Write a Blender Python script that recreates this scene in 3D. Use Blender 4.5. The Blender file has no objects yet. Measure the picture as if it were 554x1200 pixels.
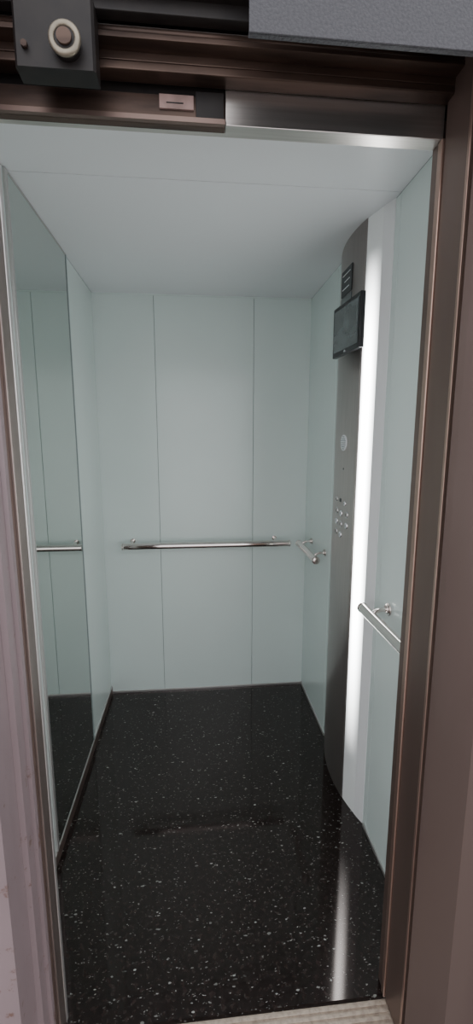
import bpy, bmesh, math
from mathutils import Vector, Matrix

# ------------------------------------------------------------------ materials
def new_mat(name):
    m = bpy.data.materials.new(name); m.use_nodes = True
    nt = m.node_tree
    return m, nt, nt.nodes['Principled BSDF']

def N(nt, t, **kw):
    n = nt.nodes.new(t)
    for k, v in kw.items():
        setattr(n, k, v)
    return n

def simple(name, col, rough=.5, metal=0., noise=None, bump=0., coat=0., stretch=(1,1,1), ncol=None, spec=.5, rust=None):
    m, nt, b = new_mat(name)
    b.inputs['Base Color'].default_value = (*col, 1)
    b.inputs['Roughness'].default_value = rough
    b.inputs['Metallic'].default_value = metal
    b.inputs['Coat Weight'].default_value = coat
    b.inputs['Specular IOR Level'].default_value = spec
    if noise:
        tc = N(nt, 'ShaderNodeTexCoord'); mp = N(nt, 'ShaderNodeMapping')
        mp.inputs['Scale'].default_value = stretch
        nz = N(nt, 'ShaderNodeTexNoise'); nz.inputs['Scale'].default_value = noise
        nz.inputs['Detail'].default_value = 6
        nt.links.new(tc.outputs['Object'], mp.inputs[0]); nt.links.new(mp.outputs[0], nz.inputs['Vector'])
        if ncol:
            r = N(nt, 'ShaderNodeValToRGB')
            r.color_ramp.elements[0].position = .38; r.color_ramp.elements[0].color = (*ncol, 1)
            r.color_ramp.elements[1].position = .6; r.color_ramp.elements[1].color = (*col, 1)
            nt.links.new(nz.outputs['Fac'], r.inputs[0])
            outc = r.outputs[0]
            if rust:
                n2 = N(nt, 'ShaderNodeTexNoise'); n2.inputs['Scale'].default_value = 22; n2.inputs['Detail'].default_value = 9
                n2.inputs['Roughness'].default_value = .65
                nt.links.new(tc.outputs['Object'], n2.inputs['Vector'])
                r2 = N(nt, 'ShaderNodeValToRGB')
                r2.color_ramp.elements[0].position = .60; r2.color_ramp.elements[0].color = (0,0,0,1)
                r2.color_ramp.elements[1].position = .66; r2.color_ramp.elements[1].color = (1,1,1,1)
                nt.links.new(n2.outputs['Fac'], r2.inputs[0])
                mx = N(nt, 'ShaderNodeMix', data_type='RGBA'); mx.inputs['B'].default_value = (*rust, 1)
                nt.links.new(r2.outputs[0], mx.inputs['Factor']); nt.links.new(outc, mx.inputs['A']); outc = mx.outputs['Result']
            nt.links.new(outc, b.inputs['Base Color'])
        if bump:
            bp = N(nt, 'ShaderNodeBump'); bp.inputs['Strength'].default_value = bump
            bp.inputs['Distance'].default_value = .002
            nt.links.new(nz.outputs['Fac'], bp.inputs['Height']); nt.links.new(bp.outputs[0], b.inputs['Normal'])
    return m

M_wall = simple('pale_green_laminate', (.715,.81,.785), .24, noise=3, ncol=(.70,.795,.77), coat=.2)
M_ceil = simple('white_ceiling_panel', (.84,.86,.885), .35, noise=2, ncol=(.825,.845,.87))
M_seam = simple('seam_dark', (.24,.28,.28), .6, noise=20)
M_trim = simple('aluminium_trim', (.56,.54,.53), .35, .8, noise=60, stretch=(1,1,.1))
M_mirror = simple('mirror_glass', (.56,.61,.58), .01, 1.)
M_chrome = simple('polished_chrome', (.80,.74,.71), .08, 1.)
M_steel = simple('brushed_steel', (.51,.465,.445), .38, .8, noise=300, stretch=(1,1,.02), ncol=(.46,.42,.40))
M_hsteel = simple('header_steel', (.60,.56,.53), .28, .95, noise=200, stretch=(.02,1,1), ncol=(.54,.50,.47))
M_brown = simple('aged_bronze_steel', (.215,.152,.13), .38, .75, noise=5, ncol=(.175,.122,.104), stretch=(1,1,.2))
M_panel = simple('bronze_frame_panel', (.135,.098,.087), .42, .6, noise=4, ncol=(.112,.080,.070), stretch=(1,1,.25))
M_jaml = simple('jamb_steel', (.30,.245,.225), .36, .8, noise=12, ncol=(.23,.185,.17), stretch=(1,1,.2))
M_rail = simple('rusty_track', (.098,.064,.050), .38, .65, noise=25, ncol=(.040,.026,.021), stretch=(.15,1,1), bump=.3)
M_copper = simple('coppery_edge', (.50,.345,.285), .32, .85, noise=6, ncol=(.40,.27,.22), stretch=(1,1,.2))
M_dark = simple('dark_mechanism', (.012,.009,.008), .5, .2, noise=30, ncol=(.007,.005,.005))
M_mauve = simple('mauve_painted_steel', (.255,.195,.205), .42, .2, noise=7, ncol=(.222,.170,.178), stretch=(1,1,.3), bump=.15, rust=(.14,.08,.065))
M_grayp = simple('textured_gray_paint', (.060,.060,.067), .5, .2, noise=260, bump=.9, ncol=(.045,.045,.052))
M_sill = simple('aluminium_sill', (.50,.42,.345), .5, .3, noise=80, ncol=(.37,.305,.25))
M_black = simple('black_plastic', (.012,.012,.014), .35)
M_screen = simple('display_glass', (.10,.115,.12), .08, noise=14, ncol=(.06,.07,.075), coat=.5)
M_btn = simple('button_chrome', (.8,.8,.82), .15, 1.)
M_btn_w = simple('button_white', (.8,.82,.85), .4)
M_label = simple('paper_label', (.30,.20,.18), .7, noise=30, ncol=(.21,.14,.125))
M_brass = simple('dull_brass', (.30,.265,.205), .4, .7, noise=30, ncol=(.21,.185,.145))
M_opal = simple('opal_plastic', (.84,.85,.86), .35)
M_landwall = simple('landing_plaster', (.45,.43,.41), .8, noise=6, ncol=(.42,.40,.38), bump=.2)

# luminous diffuser
M_light, nt, b = new_mat('led_diffuser')
b.inputs['Base Color'].default_value = (.8,.82,.82,1); b.inputs['Roughness'].default_value = .4
tc = N(nt,'ShaderNodeTexCoord'); sp = N(nt,'ShaderNodeSeparateXYZ')
nt.links.new(tc.outputs['Object'], sp.inputs[0])
def mrange(ax, lo, hi, a=0., c=1.):
    r = N(nt,'ShaderNodeMapRange', interpolation_type='SMOOTHSTEP')
    r.inputs['From Min'].default_value = lo; r.inputs['From Max'].default_value = hi
    r.inputs['To Min'].default_value = a; r.inputs['To Max'].default_value = c
    nt.links.new(sp.outputs[ax], r.inputs['Value']); return r
def mul(a,c):
    m=N(nt,'ShaderNodeMath', operation='MULTIPLY'); nt.links.new(a.outputs[0],m.inputs[0]); nt.links.new(c.outputs[0],m.inputs[1]); return m
acc = mul(mrange('Z',.20,.95), mrange('Z',1.66,2.06,1.,0.))
acc = mul(acc, mrange('Y',1.445,1.495,.08,1.))
acc = mul(acc, mrange('Y',1.508,1.532,1.,.25))
mu2 = N(nt,'ShaderNodeMath', operation='MULTIPLY_ADD'); mu2.inputs[1].default_value = 20.0; mu2.inputs[2].default_value = .05
nt.links.new(acc.outputs[0], mu2.inputs[0])
b.inputs['Emission Color'].default_value = (.97,1.,.99,1)
nt.links.new(mu2.outputs[0], b.inputs['Emission Strength'])

# granite floor
M_floor, nt, b = new_mat('black_granite')
tc = N(nt,'ShaderNodeTexCoord')
def flecks(scale, thr, size, rot):
    mp = N(nt,'ShaderNodeMapping'); mp.inputs['Scale'].default_value = (1,2.0,1); mp.inputs['Rotation'].default_value = (0,0,rot)
    nt.links.new(tc.outputs['Object'], mp.inputs[0])
    nz = N(nt,'ShaderNodeTexNoise'); nz.inputs['Scale'].default_value = scale*.7
    nt.links.new(mp.outputs[0], nz.inputs['Vector'])
    mx = N(nt,'ShaderNodeMix', data_type='VECTOR'); mx.inputs['Factor'].default_value = .02
    nt.links.new(mp.outputs[0], mx.inputs['A']); nt.links.new(nz.outputs['Color'], mx.inputs['B'])
    vo = N(nt,'ShaderNodeTexVoronoi'); vo.inputs['Scale'].default_value = scale
    nt.links.new(mx.outputs['Result'], vo.inputs['Vector'])
    l = N(nt,'ShaderNodeMath', operation='LESS_THAN'); l.inputs[1].default_value = size
    nt.links.new(vo.outputs['Distance'], l.inputs[0])
    s = N(nt,'ShaderNodeSeparateColor'); nt.links.new(vo.outputs['Color'], s.inputs[0])
    g = N(nt,'ShaderNodeMath', operation='GREATER_THAN'); g.inputs[1].default_value = thr
    nt.links.new(s.outputs[0], g.inputs[0])
    m = N(nt,'ShaderNodeMath', operation='MULTIPLY'); nt.links.new(l.outputs[0], m.inputs[0]); nt.links.new(g.outputs[0], m.inputs[1])
    p = N(nt,'ShaderNodeMath', operation='POWER'); p.inputs[1].default_value = 1.5; nt.links.new(s.outputs[1], p.inputs[0])
    m2 = N(nt,'ShaderNodeMath', operation='MULTIPLY'); nt.links.new(m.outputs[0], m2.inputs[0]); nt.links.new(p.outputs[0], m2.inputs[1])
    return m2
fs = [flecks(50,.945,.25,.5), flecks(60,.935,.26,-.7), flecks(100,.89,.27,2.0), flecks(130,.87,.28,1.2)]
acc = fs[0]
for f in fs[1:]:
    a = N(nt,'ShaderNodeMath', operation='MAXIMUM'); nt.links.new(acc.outputs[0], a.inputs[0]); nt.links.new(f.outputs[0], a.inputs[1]); acc = a
nz = N(nt,'ShaderNodeTexNoise'); nz.inputs['Scale'].default_value = 70; nz.inputs['Detail'].default_value = 8
nt.links.new(tc.outputs['Object'], nz.inputs['Vector'])
r = N(nt,'ShaderNodeValToRGB'); r.color_ramp.elements[0].position=.42; r.color_ramp.elements[0].color=(.007,.0048,.0045,1)
r.color_ramp.elements[1].position=.75; r.color_ramp.elements[1].color=(.028,.019,.017,1)
nt.links.new(nz.outputs['Fac'], r.inputs[0])
mix = N(nt,'ShaderNodeMix', data_type='RGBA'); mix.inputs['B'].default_value = (.30,.31,.29,1)
nt.links.new(acc.outputs[0], mix.inputs['Factor']); nt.links.new(r.outputs[0], mix.inputs['A'])
nt.links.new(mix.outputs['Result'], b.inputs['Base Color'])
b.inputs['Roughness'].default_value = .07
b.inputs['Specular IOR Level'].default_value = .52
b.inputs['Specular Tint'].default_value = (1.,.88,.85,1)

# ------------------------------------------------------------------ mesh builder
class MB:
    def __init__(s, name):
        s.name=name; s.bm=bmesh.new(); s.mats=[]
    def mi(s, m):
        if m not in s.mats: s.mats.append(m)
        return s.mats.index(m)
    def _fin(s, faces, mat, smooth=False):
        i=s.mi(mat)
        for f in faces: f.material_index=i; f.smooth=smooth
    def box(s, lo, hi, mat, bev=0.):
        r=bmesh.ops.create_cube(s.bm,size=1)
        vs=r['verts']
        for v in vs:
            v.co=Vector([lo[k]+(hi[k]-lo[k])*(v.co[k]+.5) for k in range(3)])
        fs=set(f for v in vs for f in v.link_faces)
        s._fin(fs,mat)
        if bev>0:
            es=set(e for v in vs for e in v.link_edges)
            rr=bmesh.ops.bevel(s.bm,geom=list(es),offset=bev,segments=2,affect='EDGES',profile=.5)
            s._fin(rr['faces'],mat,False)
        return s
    def cyl(s,p0,p1,r,mat,seg=32,r2=None):
        p0=Vector(p0);p1=Vector(p1);d=p1-p0
        M=Matrix.Translation((p0+p1)/2)@d.to_track_quat('Z','Y').to_matrix().to_4x4()
        q=bmesh.ops.create_cone(s.bm,cap_ends=True,segments=seg,radius1=r,radius2=r if r2 is None else r2,depth=d.length,matrix=M)
        fs=set(f for v in q['verts'] for f in v.link_faces)
        s._fin(fs,mat)
        for f in fs:
            if len(f.verts)==4: f.smooth=True
        return s
    def sph(s,c,r,mat,sc=(1,1,1)):
        M=Matrix.Translation(c)@Matrix.Diagonal((*sc,1))
        q=bmesh.ops.create_uvsphere(s.bm,u_segments=24,v_segments=12,radius=r,matrix=M)
        s._fin(set(f for v in q['verts'] for f in v.link_faces),mat,True); return s
    def ring(s,c,axis,R,r,mat):
        n,mn=40,12; vs=[]
        for i in range(n):
            a=2*math.pi*i/n; row=[]
            for j in range(mn):
                bb=2*math.pi*j/mn; rad=R+r*math.cos(bb); h=r*math.sin(bb)
                p=(rad*math.cos(a),h,rad*math.sin(a)) if axis=='y' else (h,rad*math.cos(a),rad*math.sin(a))
                row.append(s.bm.verts.new(Vector(c)+Vector(p)))
            vs.append(row)
        fs=[s.bm.faces.new((vs[i][j],vs[(i+1)%n][j],vs[(i+1)%n][(j+1)%mn],vs[i][(j+1)%mn])) for i in range(n) for j in range(mn)]
        s._fin(fs,mat,True); return s
    def prism(s,poly,z0,z1,mat,smooth=False):
        b0=[s.bm.verts.new((x,y,z0)) for x,y in poly]; t0=[s.bm.verts.new((x,y,z1)) for x,y in poly]
        n=len(poly)
        fs=[s.bm.faces.new((b0[i],b0[(i+1)%n],t0[(i+1)%n],t0[i])) for i in range(n)]
        s._fin(fs,mat,smooth)
        s._fin([s.bm.faces.new(b0[::-1]),s.bm.faces.new(t0)],mat); return s
    def tube(s,pts,r,mat,seg=16):
        P=[Vector(p) for p in pts]
        rows=[]
        for i,p in enumerate(P):
            d=(P[min(i+1,len(P)-1)]-P[max(i-1,0)]).normalized()
            q=d.to_track_quat('Z','Y')
            rows.append([s.bm.verts.new(p+q@Vector((r*math.cos(2*math.pi*k/seg),r*math.sin(2*math.pi*k/seg),0))) for k in range(seg)])
        fs=[s.bm.faces.new((rows[i][k],rows[i][(k+1)%seg],rows[i+1][(k+1)%seg],rows[i+1][k])) for i in range(len(P)-1) for k in range(seg)]
        s._fin(fs,mat,True); s._fin([s.bm.faces.new(rows[0][::-1]),s.bm.faces.new(rows[-1])],mat); return s
    def done(s, xform=None, parent=None):
        bmesh.ops.recalc_face_normals(s.bm,faces=s.bm.faces[:])
        me=bpy.data.meshes.new(s.name)
        if xform is not None: s.bm.transform(xform)
        s.bm.to_mesh(me); s.bm.free()
        for m in s.mats: me.materials.append(m)
        o=bpy.data.objects.new(s.name,me); bpy.context.collection.objects.link(o)
        if parent: o.parent=parent
        return o
def empty(name):
    e=bpy.data.objects.new(name,None); bpy.context.collection.objects.link(e); return e

# ------------------------------------------------------------------ dimensions
XL,XR,YB,YF,H = -.494,.614,2.38,.93,2.155
T=.012
g=.0010
w=MB('wall_back')
w.box((XL-.05,YB+T,-.0),(XR+.05,YB+.04,H+.04),M_seam)
for a,c in ((XL-.03,-.193-g),(-.193+g,.315-g),(.315+g,XR+.03)):
    w.box((a,YB,0),(c,YB+T,H),M_wall,.0008)
w.done()
w=MB('wall_left')
w.box((XL-.05,YF,0),(XL-T,YB,H+.04),M_seam)
for a,c in ((YF,1.355),(1.358,YB-.0005)):
    w.box((XL-T,a,0),(XL,c,H),M_wall,.0008)
w.done()
w=MB('wall_right')
w.box((XR+T,YF,0),(XR+.05,YB,H+.04),M_seam)
for a,c in ((YF,1.372-g),(1.372+g,1.93-g),(1.93+g,YB-.0005)):
    w.box((XR,a,0),(XR+T,c,H),M_wall,.0008)
w.done()
w=MB('ceiling')
w.box((XL-.05,.94,H+T),(XR+.05,YB+.04,H+.05),M_seam)
for a,c in ((.932,1.372-g),(1.372+g,YB)):
    w.box((XL,a,H),(XR,c,H+T),M_ceil,.0008)
w.done()
w=MB('floor'); w.box((XL-.05,.892,-.03),(XR+.05,YB+.04,0),M_floor); w.done()
w=MB('baseboard_back'); w.box((XL+.006,YB-.006,0),(XR-.006,YB,.012),M_trim,.001); w.done()
w=MB('baseboard_left'); w.box((XL,.96,0),(XL+.006,YB-.001,.040),M_brown,.001); w.box((XL,.96,.040),(XL+.005,YB-.001,.045),M_trim); w.done()
w=MB('baseboard_right'); w.box((XR-.006,.96,0),(XR,1.395,.014),M_trim,.001); w.box((XR-.006,1.905,0),(XR,YB-.001,.014),M_trim,.001); w.done()
w=MB('trim_1'); w.box((XL+.004,YB-.004,H-.006),(XR-.004,YB,H),M_wall); w.done()

w=MB('wall_mirror')
y0,y1,z0,z1=1.36,1.915,.047,H-.002
w.box((XL,y0+.004,z0+.004),(XL+.005,y1-.004,z1-.004),M_mirror)
w.box((XL,y1-.004,z0),(XL+.007,y1+.003,z1),M_seam)
w.box((XL,y0-.012,z0),(XL+.008,y0+.004,z1),M_trim,.001)
w.box((XL,y0,z0),(XL+.007,y1,z0+.004),M_trim); w.box((XL,y0,z1-.004),(XL+.007,y1,z1),M_trim)
w.done()

# ------------------------------------------------------------------ handrails
def handrail(p0,p1,out,posts,fr=.020,up=.024):
    p0=Vector(p0);p1=Vector(p1);out=Vector(out);d=(p1-p0).normalized()
    w=MB('handrail')
    w.tube([p0,p0+d*.005,p1-d*.005,p1],.0175,M_chrome,32)
    for p,sg in ((p0,-1),(p1,1)):
        w.cyl(p,p+d*sg*.006,.0185,M_chrome); w.sph(p+d*sg*.005,.0165,M_chrome,tuple(.35 if abs(d[k])>.5 else 1 for k in range(3)))
    for t in posts:
        c=p0.lerp(p1,t); wall=c+out
        pts=[]
        for k in range(9):
            a=k/8*math.pi/2
            pts.append(c+Vector((0,0,.004))+out*(.75*(1-math.cos(a)))+Vector((0,0,(up-.004)*math.sin(a))))
        pts.append(wall+Vector((0,0,up)))
        w.tube(pts,.007,M_chrome)
        on=out.normalized()
        w.cyl(wall+Vector((0,0,up))-on*.006,wall+Vector((0,0,up)),fr,M_chrome)
        w.cyl(wall+Vector((0,0,up))-on*.012,wall+Vector((0,0,up))-on*.006,fr*.65,M_chrome)
    return w.done()
handrail((-.385,2.318,.876),(.508,2.318,.876),(0,.062,0),(.05,.92),.013,.018)
handrail((.556,1.95,.882),(.556,2.28,.882),(.058,0,0),(.12,.85),.017)
handrail((.558,.99,.880),(.558,1.365,.880),(.056,0,0),(.12,.80))

# ------------------------------------------------------------------ car operating panel (curved column)
def arcx(y): return XR-.049*(1-((y-1.65)/.25)**2)
def arcpoly(y0,y1,off=0,n=24):
    ys=[y0+(y1-y0)*i/n for i in range(n+1)]
    return [(arcx(y)-off,y) for y in ys]+[(XR,y1),(XR,y0)]
op=empty('elevator_control_panel')
w=MB('steel_face')
w.prism(arcpoly(1.532,1.899),.0,H,M_steel)
for f in w.bm.faces:
    if len(f.verts)==4: f.smooth=True
w.done(parent=op)
w=MB('light_diffuser'); w.prism(arcpoly(1.452,1.530,-.001),.0,H,M_light); w.done(parent=op)
w=MB('side_strip'); w.prism([(arcx(1.405),1.405),(arcx(1.43),1.43),(arcx(1.45),1.45),(XR,1.45),(XR,1.405)],.0,H,M_opal); w.done(parent=op)
w=MB('display_tablet')
L=.235
w.box((-.012,-L/2,-.0875),(.006,L/2,.0875),M_black,.003)
w.box((-.0135,-L/2+.014,-.072),(-.0115,L/2-.014,.072),M_screen)
w.box((.006,-.06,-.05),(.03,.06,.05),M_black)
w.box((-.0145,-.006,-.083),(-.011,.006,-.077),M_btn)
w.done(Matrix.Translation((.545,1.585,1.828))@Matrix.Rotation(math.radians(3.7),4,'Z'),op)
w=MB('capacity_sign')
sx=arcx(1.68)-.004
w.box((sx,1.625,1.965),(arcx(1.7)+.006,1.735,2.055),M_black,.001)
w.box((sx+.001,1.625,1.92),(arcx(1.7)+.006,1.735,1.962),M_screen,.001)
for i,(a,c) in enumerate(((1.64,1.72),(1.645,1.70),(1.65,1.72))):
    w.box((sx-.001,a,2.038-i*.024-.003),(sx+.001,c,2.038-i*.024),M_btn_w)
w.done(parent=op)
w=MB('speaker_grille')
sy,sz=1.645,1.428; sx=arcx(sy)
w.cyl((sx-.003,sy,sz),(sx+.004,sy,sz),.030,M_btn_w)
for i in range(-3,4):
    for j in range(-3,4):
        if i*i+j*j<=10:
            w.cyl((sx-.0036,sy+i*.0075,sz+j*.0075),(sx-.001,sy+i*.0075,sz+j*.0075),.0020,M_screen,10)
w.cyl((sx-.001,1.64,1.33),(sx+.004,1.64,1.33),.004,M_black,12)
w.done(parent=op)
w=MB('call_buttons')
def button(y,z,r,m):
    x=arcx(y)
    w.cyl((x-.003,y,z),(x+.004,y,z),r,M_btn); w.cyl((x-.0045,y,z),(x-.002,y,z),r*.76,m)
    w.box((x-.0052,y-r*.15,z-r*.4),(x-.0042,y+r*.15,z+r*.4),M_black)
for k,(y,z) in enumerate([(1.71,1.205),(1.61,1.20),(1.70,1.160),(1.645,1.157),(1.59,1.160),(1.70,1.118),(1.645,1.115),(1.59,1.118),(1.70,1.076),(1.645,1.073)]):
    button(y,z,.012 if k>1 else .009,M_btn_w if k%2 else M_steel)
x=arcx(1.66); w.box((x-.002,1.65,1.200),(x+.004,1.668,1.214),M_black,.001)
w.done(parent=op)

# ------------------------------------------------------------------ car front, frames
w=MB('wall_front')
w.box((XL-.05,.905,0),(-.345,YF,H+.05),M_brown); w.box((.475,.905,0),(XR+.05,YF,H+.05),M_brown)
w.box((-.345,.918,2.003),(.475,YF,H+.05),M_hsteel)
w.done()

df=empty('elevator_door_frame')
w=MB('jamb_right')
w.box((.470,.886,0),(.60,.902,1.999),M_copper,.002)
w.box((.474,.806,0),(.62,.884,2.25),M_brown,.001)
w.box((.4725,.798,0),(.62,.806,2.3),M_copper,.001)
w.box((.486,.788,0),(.62,.798,2.3),M_dark)
w.prism([(.474,.786),(.470,.780),(.476,.768),(.512,.70),(1.5,.70),(1.5,.786)],0,2.6,M_panel)
w.done(parent=df)
w=MB('jamb_left')
w.box((-.44,.912,0),(-.340,.925,1.999),M_trim,.002)
w.box((-.44,.872,0),(-.3405,.910,1.999),M_jaml,.002)
w.box((-.44,.858,0),(-.346,.871,2.15),M_brown)
w.prism([(-.345,.857),(-.343,.852),(-.343,.838),(-.350,.835),(-.350,.815),(-.343,.812),(-.343,.790),(-.353,.786),(-.353,.74),(-.345,.736),(-.345,.70),(-1.5,.70),(-1.5,.857)],0,2.6,M_mauve)
w.done(parent=df)

w=MB('header')
w.box((.065,.893,2.0),(.475,.915,2.062),M_hsteel,.001)
w.box((-.50,.898,2.0),(.064,.915,2.045),M_rail,.001)
w.box((-.50,.890,2.0),(.064,.900,2.008),M_brown)
w.box((-.50,.905,2.04),(.62,.914,2.55),M_dark)
w.box((.012,.892,2.006),(.062,.899,2.05),M_dark,.001)
w.box((-.052,.8945,2.022),(.008,.8985,2.044),M_label)
w.box((-.040,.8940,2.030),(-.010,.8950,2.032),M_dark)
w.done(parent=df)
w=MB('track')
w.box((-.60,.862,2.055),(.56,.892,2.068),M_rail,.002)
w.box((-.60,.862,2.068),(.56,.868,2.105),M_rail,.001)
w.box((-.60,.835,2.080),(.56,.862,2.088),M_rail,.001)
w.cyl((-.60,.842,2.094),(.56,.842,2.094),.006,M_rail)
w.box((-.60,.815,2.100),(.56,.835,2.13),M_dark,.002)
w.box((-.60,.80,2.12),(.56,.815,2.5),M_dark)
# bolts along the track web
for x in (-.36,-.08,.20,.40):
    w.cyl((x,.855,2.086),(x,.862,2.086),.006,M_brown,6)
w.done(parent=df)
w=MB('hanger_roller')
cx,cy,cz=-.183,.795,2.034
w.prism([(-.262,.803),(-.258,.799),(-.146,.799),(-.142,.803),(-.142,.835),(-.262,.835)],2.004,2.10,M_dark)
w.cyl((cx,cy-.012,cz),(cx,cy+.012,cz),.021,M_dark)
w.ring((cx,cy-.010,cz),'y',.019,.0050,M_brass)
w.cyl((cx,cy-.016,cz),(cx,cy-.010,cz),.011,M_rail,24)
w.cyl((-.245,.792,2.03),(-.245,.802,2.03),.005,M_rail,6)
w.done(parent=df)
w=MB('cover_plate')
w.box((.083,.696,1.993),(1.2,.699,2.9),M_grayp,.001)
w.box((.083,.699,1.993),(1.2,.706,1.996),M_grayp)
w.done(parent=df)
w=MB('wall_landing')
w.box((-2.2,.70,0),(-1.5,.86,2.9),M_landwall); w.box((1.5,.70,0),(2.4,.86,2.9),M_landwall)
w.box((-1.5,.72,2.6),(1.5,.86,2.9),M_landwall)
w.done()
w=MB('door_sill')
w.box((-.50,.780,-.03),(.60,.886,-.004),M_sill)
for i in range(7):
    y=.786+i*.0145
    w.box((-.345,y,-.004),(.472,y+.008,0),M_sill,.0006)
w.done(parent=df)
w=MB('floor_landing'); w.box((-2.2,-3,-.03),(2.4,.778,0),simple('landing_tile',(.30,.25,.23),.4,noise=10,ncol=(.25,.21,.19))); w.done()

# ------------------------------------------------------------------ lights
wd=bpy.data.worlds.new('World'); bpy.context.scene.world=wd; wd.use_nodes=True
bg=wd.node_tree.nodes['Background']; bg.inputs[0].default_value=(.97,.965,1.0,1); bg.inputs[1].default_value=2.1

# ------------------------------------------------------------------ camera
cam=bpy.data.cameras.new('camera'); co=bpy.data.objects.new('camera',cam); bpy.context.collection.objects.link(co)
cam.sensor_fit='VERTICAL'; cam.sensor_height=36; cam.lens=516/1200*36; cam.clip_start=.01
co.location=(0,0,1.447); co.rotation_euler=(math.radians(90-9.57),0,math.radians(-5.40))
bpy.context.scene.camera=co
